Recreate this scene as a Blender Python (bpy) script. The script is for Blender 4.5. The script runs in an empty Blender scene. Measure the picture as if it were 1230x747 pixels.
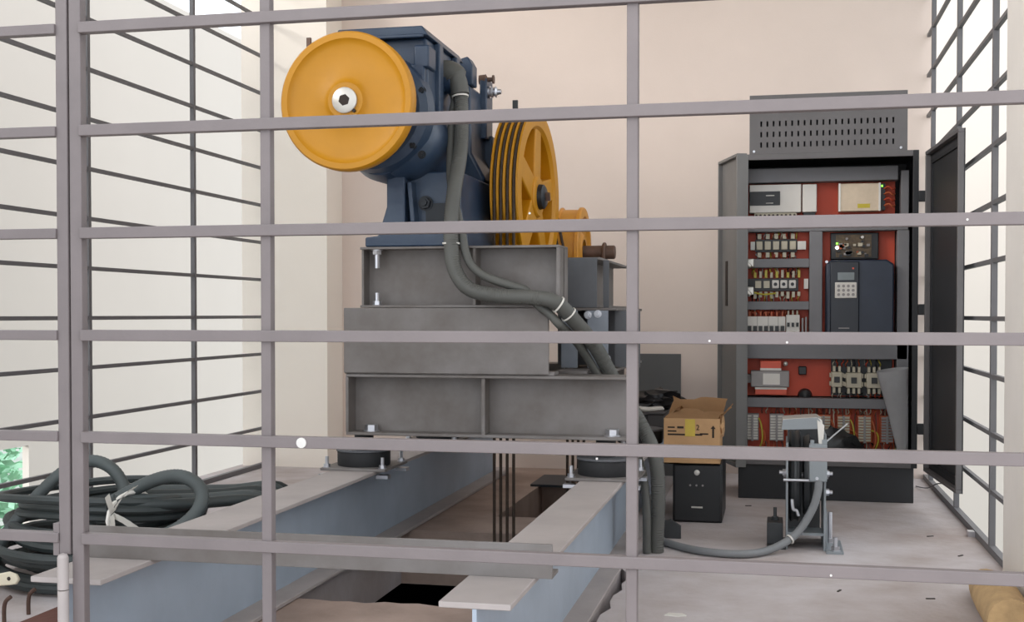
import bpy, bmesh, math, random
from mathutils import Vector, Matrix, noise
random.seed(7)
S = bpy.context.scene
C = S.collection
R = math.radians

# ------------------------------------------------------------------ camera
cd = bpy.data.cameras.new('camera'); cam = bpy.data.objects.new('camera', cd); C.objects.link(cam)
cd.sensor_width = 36; cd.lens = 1450 / 1230 * 36; cd.shift_y = 33.9 / 1230
cd.clip_start = .05; cd.clip_end = 200
cam.location = (0, 0, .88)
cam.rotation_euler = (R(90 - 1.2), 0, math.atan(317 / 1450))
S.camera = cam
# ------------------------------------------------------------------ sky, sun, exposure
w = bpy.data.worlds.new('sky'); S.world = w; w.use_nodes = True
bg = w.node_tree.nodes['Background']; bg.inputs[0].default_value = (.90, .95, 1, 1); bg.inputs[1].default_value = 1.15
sl = bpy.data.lights.new('sun', 'SUN'); sl.energy = 1.5; sl.angle = R(22); sl.color = (1, .97, .93)
so = bpy.data.objects.new('sun', sl); C.objects.link(so)
so.rotation_euler = Vector((.75, .55, -.33)).to_track_quat('-Z', 'Y').to_euler()
S.view_settings.view_transform = 'Standard'; S.view_settings.look = 'None'
S.view_settings.exposure = 1.0; S.view_settings.gamma = 1; S.view_settings.use_curve_mapping = False

# ------------------------------------------------------------------ materials
def srgb(r, g, b):
    return tuple((v / 255 / 12.92 if v <= 10 else ((v / 255 + .055) / 1.055) ** 2.4) for v in (r, g, b))
MATS = {}
def mat(name, col, rough=.55, metal=0, var=.12, scale=6, bump=0, bscale=60, col2=None, stain=.5, emit=None, coat=0):
    m = bpy.data.materials.new(name); m.use_nodes = True; MATS[name] = m
    nt = m.node_tree; b = nt.nodes['Principled BSDF']
    c = srgb(*col); d = srgb(*col2) if col2 else tuple(v * (1 - var * 2.2) for v in c)
    tc = nt.nodes.new('ShaderNodeTexCoord'); n = nt.nodes.new('ShaderNodeTexNoise')
    n.inputs['Scale'].default_value = scale; n.inputs['Detail'].default_value = 6; n.inputs['Roughness'].default_value = .6
    rp = nt.nodes.new('ShaderNodeValToRGB')
    rp.color_ramp.elements[0].position = .30; rp.color_ramp.elements[1].position = .30 + stain * .7
    rp.color_ramp.elements[0].color = (*d, 1); rp.color_ramp.elements[1].color = (*c, 1)
    nt.links.new(tc.outputs['Object'], n.inputs['Vector']); nt.links.new(n.outputs['Fac'], rp.inputs['Fac'])
    nt.links.new(rp.outputs['Color'], b.inputs['Base Color'])
    b.inputs['Roughness'].default_value = rough; b.inputs['Metallic'].default_value = metal
    if coat: b.inputs['Coat Weight'].default_value = coat
    if bump:
        n2 = nt.nodes.new('ShaderNodeTexNoise'); n2.inputs['Scale'].default_value = bscale; n2.inputs['Detail'].default_value = 4
        bp = nt.nodes.new('ShaderNodeBump'); bp.inputs['Strength'].default_value = bump; bp.inputs['Distance'].default_value = .01
        nt.links.new(tc.outputs['Object'], n2.inputs['Vector']); nt.links.new(n2.outputs['Fac'], bp.inputs['Height'])
        nt.links.new(bp.outputs['Normal'], b.inputs['Normal'])
    if emit:
        b.inputs['Emission Color'].default_value = (*srgb(*emit[0]), 1); b.inputs['Emission Strength'].default_value = emit[1]
    return name
mat('wall', (222, 205, 194), .9, var=.03, scale=1.3, bump=.05, bscale=90)
mat('wall_white', (248, 238, 226), .9, var=.02, scale=1.5, bump=.05, bscale=80)
mat('outside_white', (202, 194, 186), .9, var=.015, scale=.8)
mat('column', (222, 216, 210), .9, var=.04, scale=2, bump=.06, bscale=120)
mat('concrete', (206, 200, 202), .92, col2=(164, 150, 144), scale=2.4, bump=.25, bscale=45, stain=.7)
mat('concrete_shade', (172, 150, 138), .95, var=.14, scale=4, bump=.3, bscale=35)  # concrete with the brown shade between the beams put into its colour
mat('red_floor', (112, 74, 64), .9, var=.12, scale=5, bump=.2)
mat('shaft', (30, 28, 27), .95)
mat('ground', (150, 155, 148), .95, var=.1, scale=.6)
mat('grille', (116, 107, 107), .5, var=.06, scale=9, bump=.05, bscale=120)
mat('grille_side', (104, 102, 104), .55, var=.06, scale=9)
mat('beam_paint', (124, 119, 117), .55, scale=3.5, bump=.04, bscale=70, col2=(94, 86, 80))
mat('beam_dust', (172, 163, 160), .75, var=.07, scale=5, bump=.06, bscale=80)
mat('floor_beam_skylit', (166, 177, 190), .55, var=.08, scale=3, bump=.04, bscale=60)  # bluish sky light on the webs is put into this colour
mat('beam_dark', (92, 93, 97), .55, var=.1, scale=5)
mat('gusset', (138, 144, 154), .55, var=.08, scale=5)
mat('zinc', (200, 200, 205), .35, .85, var=.05)
mat('rubber', (34, 34, 36), .7, var=.1)
mat('machine_blue', (50, 66, 86), .42, col2=(26, 46, 72), scale=6, bump=.06, bscale=80, coat=.1)
mat('machine_dark', (24, 30, 38), .5, var=.1)
mat('yellow', (196, 134, 0), .5, var=.06, scale=5, bump=.03, bscale=60)
mat('yellow_worn', (214, 146, 44), .5, var=.12, scale=9, bump=.05)
mat('rope', (66, 50, 38), .7, 0, var=.2, scale=60, bump=.3, bscale=200)
mat('steel_rust', (112, 88, 76), .6, .3, var=.2, scale=14)
mat('silver', (205, 200, 192), .35, .6, var=.05)
mat('conduit', (90, 90, 86), .6, var=.08, scale=10)
mat('conduit_light', (128, 130, 132), .55, var=.06, scale=10)
mat('cable_black', (52, 58, 58), .55, var=.12, scale=8)
mat('hose', (78, 84, 84), .6, var=.1, scale=9)
mat('tie', (222, 218, 210), .5, var=.04)
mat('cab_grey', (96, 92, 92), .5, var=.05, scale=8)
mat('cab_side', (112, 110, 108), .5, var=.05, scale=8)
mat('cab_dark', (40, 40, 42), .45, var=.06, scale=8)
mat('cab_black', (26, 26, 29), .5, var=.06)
mat('plate_red', (188, 64, 32), .55, var=.08, scale=4)
mat('duct', (116, 114, 116), .55, var=.05)
mat('plastic_white', (214, 208, 200), .5, var=.04)
mat('plastic_black', (28, 28, 30), .45, var=.05)
mat('plastic_cream', (190, 180, 158), .5, var=.08)
mat('psu_metal', (205, 185, 160), .4, .3, var=.06, scale=20)
mat('sticker_yellow', (200, 180, 50), .5)
mat('pcb', (96, 76, 50), .5, var=.3, scale=60)
mat('inverter_body', (38, 46, 62), .45, var=.08, scale=10)
mat('inverter_face', (28, 32, 42), .4, var=.06)
mat('lcd', (120, 128, 130), .25)
mat('led_white', (255, 250, 245), .4, emit=((255, 240, 230), 6))
mat('led_green', (90, 220, 60), .4, emit=((120, 255, 60), 2))
mat('orange_label', (215, 88, 62), .5)
mat('trafo_grey', (146, 140, 138), .5, var=.08)
mat('wire_orange', (190, 92, 50), .5, var=.1)
mat('wire_yellow', (190, 172, 60), .5, var=.1)
mat('paper_grey', (206, 204, 204), .7, var=.07, scale=5)
mat('cardboard', (200, 158, 114), .85, var=.08, scale=7, bump=.08, bscale=50)
mat('ink', (52, 42, 36), .8)
mat('tape_yellow', (214, 184, 70), .45)
mat('bag_black', (24, 22, 24), .4, var=.1)
mat('tub_grey', (84, 80, 80), .6, var=.08)
mat('board_grey', (92, 92, 92), .6, var=.07, scale=5)
mat('gov_grey', (140, 146, 150), .45, var=.06)
mat('gov_dark', (66, 68, 70), .5, .2, var=.1)
mat('wood_handle', (222, 212, 188), .6, var=.06)
mat('rebar', (96, 72, 62), .8, .2, var=.2)
mat('sack', (196, 164, 120), .9, var=.14, scale=14, bump=.3, bscale=80)
mat('leaf', (160, 212, 180), .55, var=.25, scale=3)  # green paled: overexposed daylight is put into the leaf colour
mat('bark', (96, 80, 64), .9)
mat('debris', (58, 52, 48), .9)
mat('paint_spot', (212, 208, 204), .6)

# ------------------------------------------------------------------ builders
class M:
    def __init__(s): s.bm = bmesh.new()
    def box(s, x0, x1, y0, y1, z0, z1, mtx=None):
        vs = [s.bm.verts.new(Vector(p) if mtx is None else mtx @ Vector(p)) for p in
              ((x0,y0,z0),(x1,y0,z0),(x1,y1,z0),(x0,y1,z0),(x0,y0,z1),(x1,y0,z1),(x1,y1,z1),(x0,y1,z1))]
        for f in ((0,3,2,1),(4,5,6,7),(0,1,5,4),(1,2,6,5),(2,3,7,6),(3,0,4,7)): s.bm.faces.new([vs[i] for i in f])
        return s
    def cyl(s, p, q, r, n=16, r2=None):
        p = Vector(p); q = Vector(q); r2 = r if r2 is None else r2
        z = (q - p).normalized(); a = z.orthogonal().normalized(); b = z.cross(a)
        A = []; B = []
        for i in range(n):
            t = 2 * math.pi * i / n + math.pi / n; d = a * math.cos(t) + b * math.sin(t)
            A.append(s.bm.verts.new(p + d * r)); B.append(s.bm.verts.new(q + d * r2))
        for i in range(n):
            j = (i + 1) % n; s.bm.faces.new((A[i], A[j], B[j], B[i]))
        s.bm.faces.new(A[::-1]); s.bm.faces.new(B)
        return s
    def tube(s, pts, r, n=10, closed=False):
        pts = [Vector(p) for p in pts]; N = len(pts); rings = []; prev = None
        for i, p in enumerate(pts):
            if closed: t = pts[(i+1) % N] - pts[i-1]
            else: t = pts[min(i+1, N-1)] - pts[max(i-1, 0)]
            t.normalize()
            a = t.orthogonal().normalized() if prev is None else (prev - t * prev.dot(t)).normalized()
            prev = a; b = t.cross(a)
            ri = r[i] if isinstance(r, (list, tuple)) else r
            rings.append([s.bm.verts.new(p + (a * math.cos(2*math.pi*k/n) + b * math.sin(2*math.pi*k/n)) * ri) for k in range(n)])
        for i in range(N if closed else N - 1):
            A = rings[i]; B = rings[(i+1) % N]
            for k in range(n): s.bm.faces.new((A[k], A[(k+1)%n], B[(k+1)%n], B[k]))
        if not closed: s.bm.faces.new(rings[0][::-1]); s.bm.faces.new(rings[-1])
        return s
    def prism(s, poly, axis, a, b):
        def pt(u, v, t): return {'x': (t, u, v), 'y': (u, t, v), 'z': (u, v, t)}[axis]
        A = [s.bm.verts.new(pt(u, v, a)) for u, v in poly]; B = [s.bm.verts.new(pt(u, v, b)) for u, v in poly]
        n = len(poly)
        for i in range(n): s.bm.faces.new((A[i], A[(i+1)%n], B[(i+1)%n], B[i]))
        s.bm.faces.new(A[::-1]); s.bm.faces.new(B)
        return s
    def lathe(s, o, ax, prof, n=40, closed=False):
        # prof: (distance along axis, radius)
        o = Vector(o); z = Vector(ax).normalized(); a = z.orthogonal().normalized(); b = z.cross(a)
        rings = []
        for (t, r) in prof:
            if r <= 1e-6: rings.append([s.bm.verts.new(o + z * t)])
            else: rings.append([s.bm.verts.new(o + z*t + (a*math.cos(2*math.pi*k/n) + b*math.sin(2*math.pi*k/n))*r) for k in range(n)])
        m = len(rings)
        for i in range(m if closed else m - 1):
            A = rings[i]; B = rings[(i+1) % m]
            for k in range(n):
                j = (k+1) % n
                if len(A) == 1 and len(B) == 1: continue
                if len(A) == 1: s.bm.faces.new((A[0], B[j], B[k]))
                elif len(B) == 1: s.bm.faces.new((A[k], A[j], B[0]))
                else: s.bm.faces.new((A[k], A[j], B[j], B[k]))
        return s
    def blob(s, c, rx, ry, rz, amp=.25, freq=6, seed=0, sub=3):
        g = bmesh.ops.create_icosphere(s.bm, subdivisions=sub, radius=1)
        for v in g['verts']:
            d = v.co.normalized(); k = 1 + amp * noise.noise(d * freq * .5 + Vector((seed, seed*2.1, 0))) + amp * .6 * noise.noise(d * freq + Vector((0, seed, 5)))
            v.co = Vector((c[0] + d.x*rx*k, c[1] + d.y*ry*k, max(c[2] + d.z*rz*k, c[2] - rz*.8)))
        return s
ORG = {}
def setp(o, label, cat, group=None, kind=None):
    if label: o['label'] = label
    if cat: o['category'] = cat
    if group: o['group'] = group
    if kind: o['kind'] = kind
    return o
def thing(name, label, cat, loc, group=None):
    o = bpy.data.objects.new(name, None); o.empty_display_size = .05; C.objects.link(o); o.location = loc
    ORG[o.name] = Vector(loc)
    return setp(o, label, cat, group)
def finish(me, ma):
    me.materials.append(MATS[ma])
    for p in me.polygons: p.use_smooth = True
    me.set_sharp_from_angle(angle=R(38))
def mk(name, m, ma, parent=None, label=None, cat=None, group=None, kind=None, bevel=0, rm=True):
    bm = m.bm
    bmesh.ops.recalc_face_normals(bm, faces=bm.faces)
    if parent is not None: off = ORG[parent.name]
    else:
        xs = [v.co for v in bm.verts]
        off = Vector(((min(v.x for v in xs)+max(v.x for v in xs))/2, (min(v.y for v in xs)+max(v.y for v in xs))/2, min(v.z for v in xs)))
    bmesh.ops.translate(bm, verts=bm.verts, vec=-off)
    me = bpy.data.meshes.new(name); bm.to_mesh(me); bm.free(); finish(me, ma)
    o = bpy.data.objects.new(name, me); C.objects.link(o)
    if parent is None: o.location = off
    else: o.parent = parent
    ORG[o.name] = off
    if bevel:
        bv = o.modifiers.new('bevel', 'BEVEL'); bv.width = bevel; bv.segments = 2; bv.limit_method = 'ANGLE'; bv.angle_limit = R(50)
    return setp(o, label, cat, group, kind)
def struct(name, m, ma, parent=None, bevel=0):
    return mk(name, m, ma, parent, kind='structure', bevel=bevel)
def bx(*a): return M().box(*a)
def cy(*a, **k): return M().cyl(*a, **k)
BOLT = {}
def bolt(parent, p, axis=(0, 0, 1), s=.014, stud=.02, name='bolt', ma='zinc'):
    """hex nut on a washer with a stud, base at p, pointing along axis; one shared mesh per size"""
    key = (s, stud, ma)
    if key not in BOLT:
        m = M(); m.cyl((0,0,0), (0,0,s*.15), s*1.25, 14); m.cyl((0,0,s*.15), (0,0,s*1.0), s, 6)
        if stud: m.cyl((0,0,s), (0,0,s+stud), s*.55, 8)
        bmesh.ops.recalc_face_normals(m.bm, faces=m.bm.faces)
        me = bpy.data.meshes.new('bolt'); m.bm.to_mesh(me); m.bm.free(); finish(me, ma); BOLT[key] = me
    o = bpy.data.objects.new(name, BOLT[key]); C.objects.link(o); o.parent = parent
    o.location = Vector(p) - ORG[parent.name]
    o.rotation_euler = Vector(axis).to_track_quat('Z', 'Y').to_euler()
    return o
def spline(pts, k=6):
    pts = [Vector(p) for p in pts]; out = []
    for i in range(len(pts)-1):
        p0 = pts[max(i-1,0)]; p1 = pts[i]; p2 = pts[i+1]; p3 = pts[min(i+2,len(pts)-1)]
        for j in range(k):
            t = j / k
            out.append(.5*((2*p1) + (p2-p0)*t + (2*p0-5*p1+4*p2-p3)*t*t + (3*p1-p0-3*p2+p3)*t**3))
    out.append(pts[-1]); return out
def corrugated(m, pts, r, n=12, k=6, pitch=.009, amp=.03):
    """a ribbed flexible conduit swept along a smooth path"""
    sp = spline(pts, k); L = [0]
    for a, b in zip(sp, sp[1:]): L.append(L[-1] + (b-a).length)
    N = max(4, int(L[-1] / (pitch/2))); out = []; rr = []; j = 0
    for i in range(N+1):
        t = L[-1] * i / N
        while j < len(L)-2 and L[j+1] < t: j += 1
        f = (t - L[j]) / max(L[j+1]-L[j], 1e-6); out.append(sp[j].lerp(sp[j+1], f)); rr.append(r * (1 + (amp if i % 2 else -amp)))
    m.tube(out, rr, n); return m

# ================================================================== SETTING
# floor slab with the rope opening between the beams
def jag(a, b, base, amp, n, seed):
    rnd = random.Random(seed); return [(a + (b-a)*i/n, base + rnd.uniform(-amp, amp)) for i in range(n+1)]
fl = M()
T = -.22
fl.prism([(-3.05,2.2),(-1.49,2.2),(-1.49,6.75),(-3.05,6.75)], 'z', T, 0)
gap = [(p[1], p[0]) for p in jag(3.0, 4.15, -.487, .012, 14, 3)]
fl.prism([(-.52,2.2),(-.52+.001,3.0)] + gap[1:-1] + [(-.52,4.15),(-.52,6.75),(.81,6.75),(.81,2.2)], 'z', T, 0)
pit = M()
near = jag(-.62, -1.49, 3.49, .018, 16, 5)
pit.prism([(-1.49,2.2),(-.62,2.2)] + near, 'z', T, 0)
pit.prism([(-1.49,4.70),(-.62,4.70),(-.62,5.10),(-1.49,5.10)], 'z', T, 0)
pit.prism([(-1.49,5.10),(-1.18,5.10),(-1.18,6.12),(-1.49,6.12)], 'z', T, 0)
pit.prism([(-.78,5.10),(-.62,5.10),(-.62,6.12),(-.80,6.12)], 'z', T, 0)
pit.prism([(-1.49,6.12),(-.62,6.12),(-.62,6.75),(-1.49,6.75)], 'z', T, 0)
fl.prism([(-.62,2.2),(-.52,2.2),(-.52,6.75),(-.62,6.75)], 'z', T, -.004)
floor = struct('floor', fl, 'concrete')
mk('brown_red_strip', bx(-2.10,-1.63,2.2,3.62,0,.003), 'red_floor', floor, label='brown red floor strip')  # thin brown red strip laid over the slab
mk('opening_slab', pit, 'concrete_shade', floor, label='concrete slab around the rope opening, brown shade put into its colour')
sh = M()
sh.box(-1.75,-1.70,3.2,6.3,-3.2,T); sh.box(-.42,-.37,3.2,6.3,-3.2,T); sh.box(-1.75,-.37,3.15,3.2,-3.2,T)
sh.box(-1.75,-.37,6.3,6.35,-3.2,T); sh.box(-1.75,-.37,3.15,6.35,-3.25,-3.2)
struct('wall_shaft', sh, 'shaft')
struct('wall_back', bx(-3.1,.82,6.75,6.95,-.22,3.75), 'wall')
struct('wall_left', bx(-3.02,-2.50,6.50,6.75,-.22,3.75), 'wall_white')
struct('wall_right', bx(.70,1.15,2.3,4.02,-.22,3.75), 'column')
struct('ceiling', bx(-3.3,1.3,1.9,6.95,3.75,3.9), 'wall_white')
struct('floor_landing', bx(-3.5,3.0,-2.0,2.2,-.9,-.75), 'concrete')
# ground and white neighbouring walls outside
struct('floor_ground', bx(-30,30,-15,40,-3.4,-3.3), 'ground')
ow = M()
ow.prism([(7.36,-3.3),(7.36,-.02),(-2,-.02),(-2,3.5),(24,3.5),(24,-3.3)], 'x', -5.05, -5.0)
struct('wall_outside_left', ow, 'outside_white')
struct('wall_outside_rear', bx(.95,4.0,11,11.2,-3.3,6), 'outside_white')

# ================================================================== GRILLES
ZL = [.41 + .2127*k for k in range(-2, 15)]
t = thing('front_grille', 'front security grille of grey square steel bars closing off the machine room', 'grille', (-.5,2.28,0))
for x, wd in ((-1.428,.027),(-1.004,.0215),(-.265,.0215),(.474,.0215)):
    mk('post', bx(x-wd/2, x+wd/2, 2.27, 2.292, 0, 3.74), 'grille', t, bevel=.0015)
for z in ZL[1:]:
    mk('bar', bx(-1.416, .70, 2.262, 2.284, z-.0115, z+.0115), 'grille', t, bevel=.0015)
mk('paint_spot', cy((-.925,2.2625,.6225),(-.925,2.2595,.6225),.0105,n=14), 'paint_spot', t, label='round white paint spot on the bar')
for x, z in ((-.46,1.072),(.33,1.047),(-.33,.606),(.02,.828),(-.12,.83),(.1,.404)):
    mk('paint_spot', cy((x,2.2625,z),(x,2.261,z),.0022,n=8), 'paint_spot', t)
t = thing('gate_leaf', 'hinged grey steel bar gate leaf at the end of the front grille', 'gate', (-1.9,2.28,.38))
mk('stile', bx(-1.471,-1.445,2.268,2.292,.375,3.45), 'grille', t, bevel=.0015)
mk('stile', bx(-2.55,-2.524,2.268,2.292,.375,3.45), 'grille', t, bevel=.0015)
for z in ZL[2:-1]:
    mk('bar', bx(-2.526,-1.470,2.262,2.284,z-.0105,z+.0105), 'grille', t, bevel=.0015)
mk('corner_plate', bx(-1.484,-1.470,2.266,2.290,.372,.440), 'grille', t, bevel=.001)
h = mk('hinge', M().cyl((-1.452,2.252,.305),(-1.452,2.252,.372),.0115,16).lathe((-1.452,2.252,.372),(0,0,1),[(0,.0115),(.006,.009),(.009,0)],16), 'beam_dust', t, label='pale grey barrel hinge')
mk('hinge_lower', cy((-1.452,2.252,.17),(-1.452,2.252,.303),.0115,n=16), 'beam_dust', t)
def side_grille(name, label, x, ys, y0, y1, zb=0.0):
    t = thing(name, label, 'grille', (x, (y0+y1)/2, 0))
    for y in ys: mk('post', bx(x-.011,x+.011,y-.011,y+.011,0,3.74), 'grille_side', t, bevel=.001)
    k = 0
    while zb + .2127*k < 3.7:
        z = zb + .2127*k + .012
        mk('bar', bx(x-.0085,x+.0085,y0,y1,z-.0085,z+.0085) if k else bx(x-.013,x+.013,y0,y1,.0,.026), 'grille_side', t, bevel=.001)
        k += 1
side_grille('side_grille', 'side grille of thin grey bars behind the heap of coiled cables', -2.88, (2.75,3.71,4.67,5.63,6.487), 2.4, 6.498)
side_grille('side_grille', 'side grille of grey bars behind the open dark cabinet door', .783, (4.72,5.62,6.52), 4.02, 6.74)
mk('anchor_lug', bx(.745,.79,5.02,5.06,0,.022), 'zinc', None, label='small metal anchor lug at the foot of the grille by the cabinet door', cat='lug')

# ================================================================== FLOOR BEAMS
def ibeam(t, ax, a0, a1, c, z0, z1, fw, tf, tw, ma, bev=.002, top=None):
    if ax == 'y':
        mk('top_flange', bx(c-fw/2,c+fw/2,a0,a1,z1-tf,z1), top or ma, t, bevel=bev)
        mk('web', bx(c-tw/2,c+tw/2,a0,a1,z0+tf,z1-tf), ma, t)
        mk('bottom_flange', bx(c-fw/2,c+fw/2,a0,a1,z0,z0+tf), top or ma, t, bevel=bev)
    else:
        mk('top_flange', bx(a0,a1,c-fw/2,c+fw/2,z1-tf,z1), top or ma, t, bevel=bev)
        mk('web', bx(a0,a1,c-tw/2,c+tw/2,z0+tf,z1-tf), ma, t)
        mk('bottom_flange', bx(a0,a1,c-fw/2,c+fw/2,z0,z0+tf), top or ma, t, bevel=bev)
t = thing('long_girder', 'long grey steel floor beam running beside the coiled cables', 'girder', (-1.528,4.4,.003), 'floor beams under the hoist')
ibeam(t, 'y', 2.37, 6.48, -1.523, .003, .30, .172, .013, .009, 'floor_beam_skylit', top='beam_dust')
t = thing('long_girder', 'long grey steel floor beam running beside the conduits on the open floor', 'girder', (-.59,4.4,0), 'floor beams under the hoist')
ibeam(t, 'y', 2.34, 6.48, -.589, 0, .30, .150, .013, .009, 'floor_beam_skylit', top='beam_dust')
t = thing('tie_bar', 'grey steel angle bar lying across both floor beams behind the grille', 'steel bar', (-1.05,2.6,.30))
mk('upright_leg', bx(-1.615,-.475,2.585,2.593,.30,.376), 'beam_paint', t, bevel=.001)
mk('flat_leg', bx(-1.615,-.475,2.593,2.66,.30,.308), 'beam_paint', t, bevel=.001)

# ================================================================== ISOLATION PADS
def pad(x, y, label, wx):
    t = thing('isolation_pad', label, 'rubber mount', (x,y,.30), 'rubber mounts under the hoist frame')
    mk('base_plate', bx(x-wx/2,x+wx/2,y-.13,y+.15,.30,.310), 'beam_paint', t, bevel=.002)
    mk('rubber_block', M().lathe((x,y,.31),(0,0,1),[(0,0),(0,.098),(.004,.1),(.05,.1),(.054,.098),(.054,0)],36), 'rubber', t)
    mk('cap_plate', cy((x,y,.364),(x,y,.373),.104,n=36), 'beam_dark', t, bevel=.002)
    mk('spacer', cy((x,y,.373),(x,y,.4355),.036,n=20), 'rubber', t)
    for dx in (-1, 1):
        for yy in (y-.105, y+.125):
            bolt(t, (x+dx*(wx/2-.018), yy, .31), (0,0,1), .0125, .028)
    for dx in (-1, 1):
        x0 = x + dx*(wx/2-.036); x1 = x + dx*(wx/2+.008)
        for ya in ((y-.125, y+.105) if wx > .2 else ()): mk('clamp', bx(min(x0,x1), max(x0,x1), ya, ya+.04, .274, .2865), 'zinc', t)
    return t
pad(-1.523, 4.34, 'rubber mount of the lower cross beam, on the floor beam by the cables', .252)
pad(-.589, 4.26, 'rubber mount of the lower cross beam, on the floor beam by the conduits', .252)
pad(-1.523, 5.36, 'rubber mount under the rear end of the hoist frame, behind the wheel ropes', .252)
pad(-.589, 5.36, 'rubber mount under the rear end of the hoist frame, near the dark tub', .155)

# ================================================================== HOIST FRAME
F = 'girder'
t = thing('cross_girder', 'lowest grey cross beam of the hoist frame, with hex bolts on its lower flange', F, (-1.02,4.28,.436), 'hoist frame beams')
ibeam(t, 'x', -1.542, -.508, 4.28, .436, .660, .17, .011, .009, 'beam_paint')
mk('stiffener', bx(-1.030,-1.018,4.2,4.276,.447,.649), 'beam_paint', t)
mk('end_plate', bx(-1.542,-1.532,4.195,4.365,.447,.649), 'beam_paint', t)
bolt(t, (-1.46,4.245,.447), s=.024, stud=0); bolt(t, (-.565,4.245,.447), s=.024, stud=0)
t = thing('cross_girder', 'rear grey cross beam of the hoist frame standing behind the hanging ropes', F, (-1.02,5.36,.436), 'hoist frame beams')
ibeam(t, 'x', -1.542, -.66, 5.36, .436, .660, .17, .011, .009, 'beam_paint')
t = thing('channel_girder', 'flat faced grey steel channel between the two bolted cross beams', F, (-1.16,4.23,.66), 'hoist frame beams')
mk('web', bx(-1.547,-.783,4.188,4.198,.664,.902), 'beam_paint', t, bevel=.003)
mk('top_flange', bx(-1.547,-.783,4.198,4.29,.890,.902), 'beam_paint', t, bevel=.002)
mk('bottom_flange', bx(-1.547,-.765,4.198,4.29,.6605,.674), 'beam_paint', t, bevel=.002)
t = thing('bearing_channel', 'grey rear channel of the hoist frame under the blue machine', F, (-1.2,5.35,.66), 'hoist frame beams')
mk('web', bx(-1.547,-1.10,5.34,5.35,.6605,.902), 'beam_paint', t)
mk('top_flange', bx(-1.547,-1.10,5.35,5.43,.890,.902), 'beam_paint', t)
t = thing('bed_girder', 'top grey bed beam with a stiffener rib, under the blue hoist machine', F, (-1.11,4.28,.905), 'hoist frame beams')
ibeam(t, 'x', -1.486, -.745, 4.28, .903, 1.124, .17, .009, .008, 'beam_paint')
mk('stiffener', bx(-1.062,-1.052,4.2,4.276,.912,1.115), 'beam_paint', t)
mk('end_plate', bx(-.757,-.745,4.195,4.365,.912,1.115), 'beam_paint', t)
mk('end_plate', bx(-1.486,-1.478,4.215,4.345,.912,1.115), 'beam_paint', t)
bolt(t, (-1.43,4.225,1.115), (0,0,-1), .0175, .05); bolt(t, (-1.43,4.225,.912), (0,0,1), .0155, .03)
t = thing('bed_girder', 'rear grey bed beam under the back feet of the blue machine', F, (-1.3,5.05,.905), 'hoist frame beams')
ibeam(t, 'x', -1.486, -1.10, 5.05, .903, 1.124, .15, .009, .008, 'beam_paint')
t = thing('spreader_girder', 'grey spreader beam carrying the rear bed beam', F, (-1.3,4.85,.66), 'hoist frame beams')
ibeam(t, 'y', 4.38, 5.33, -1.35, .6605, .902, .15, .010, .008, 'beam_paint')
t = thing('support_girder', 'short grey support beam with gusset plates and white nuts beside the conduits', F, (-.70,4.66,.66), 'hoist frame beams')
ibeam(t, 'y', 4.56, 5.44, -.69, .6605, .903, .20, .010, .009, 'beam_paint')
mk('seat_plate', bx(-.79,-.675,4.37,4.558,.6605,.671), 'beam_paint', t)
mk('gusset_plate', bx(-.800,-.738,4.54,4.552,.675,.893), 'gusset', t)
mk('gusset_plate', bx(-.700,-.622,4.545,4.557,.675,.893), 'gusset', t)
mk('side_plate', bx(-.610,-.565,4.66,4.675,.675,.893), 'beam_dark', t)
mk('side_plate', bx(-.556,-.520,4.72,4.735,.67,.893), 'beam_dark', t)
mk('back_plate', bx(-.86,-.53,4.80,4.812,.675,.893), 'beam_dark', t)
for p in ((-.698,4.544,.876),(-.660,4.544,.880),(-.625,4.544,.712)): bolt(t, p, (0,-1,0), .012, .012)
t = thing('bearing_girder', 'grey bearing beam with an end plate carrying the small yellow pulley axle', F, (-.735,5.0,.905), 'hoist frame beams')
ibeam(t, 'y', 4.61, 5.52, -.735, .9035, 1.098, .15, .010, .009, 'beam_paint')
mk('end_plate', bx(-.806,-.672,4.597,4.609,.9045,1.096), 'beam_dark', t)
mk('side_plate', bx(-.662,-.640,4.70,4.72,.9045,1.09), 'beam_dark', t)

# ================================================================== HOIST MACHINE
t = thing('hoist_machine', 'dark blue geared hoist machine with yellow handwheel and yellow spoked sheave', 'hoist machine', (-1.3,4.65,1.124))
# pedestal with open front pocket
pd = M().prism([(-1.470,1.1245),(-1.470,1.160),(-1.420,1.165),(-1.387,1.27),(-1.387,1.40),(-1.125,1.40),(-1.125,1.27),(-1.105,1.17),(-1.10,1.160),(-1.10,1.1245)], 'y', 4.27, 5.12)
mk('pedestal', pd, 'machine_blue', t, bevel=.006)
fr = M()
fr.prism([(-1.470,1.1245),(-1.470,1.160),(-1.420,1.165),(-1.387,1.27),(-1.387,1.40),(-1.318,1.40),(-1.318,1.21),(-1.125,1.21),(-1.105,1.1245)], 'y', 4.205, 4.27)
mk('pedestal_front', fr, 'machine_blue', t, bevel=.006)
mk('pocket_rib', M().prism([(-1.300,1.215),(-1.283,1.215),(-1.296,1.36),(-1.313,1.36)], 'y', 4.215, 4.27), 'machine_blue', t, bevel=.003)
mk('pocket_back', bx(-1.255,-1.16,4.262,4.272,1.215,1.285), 'machine_dark', t)
bolt(t, (-1.255,4.262,1.285), (0,-1,0), .022, .01, ma='machine_dark')
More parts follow.
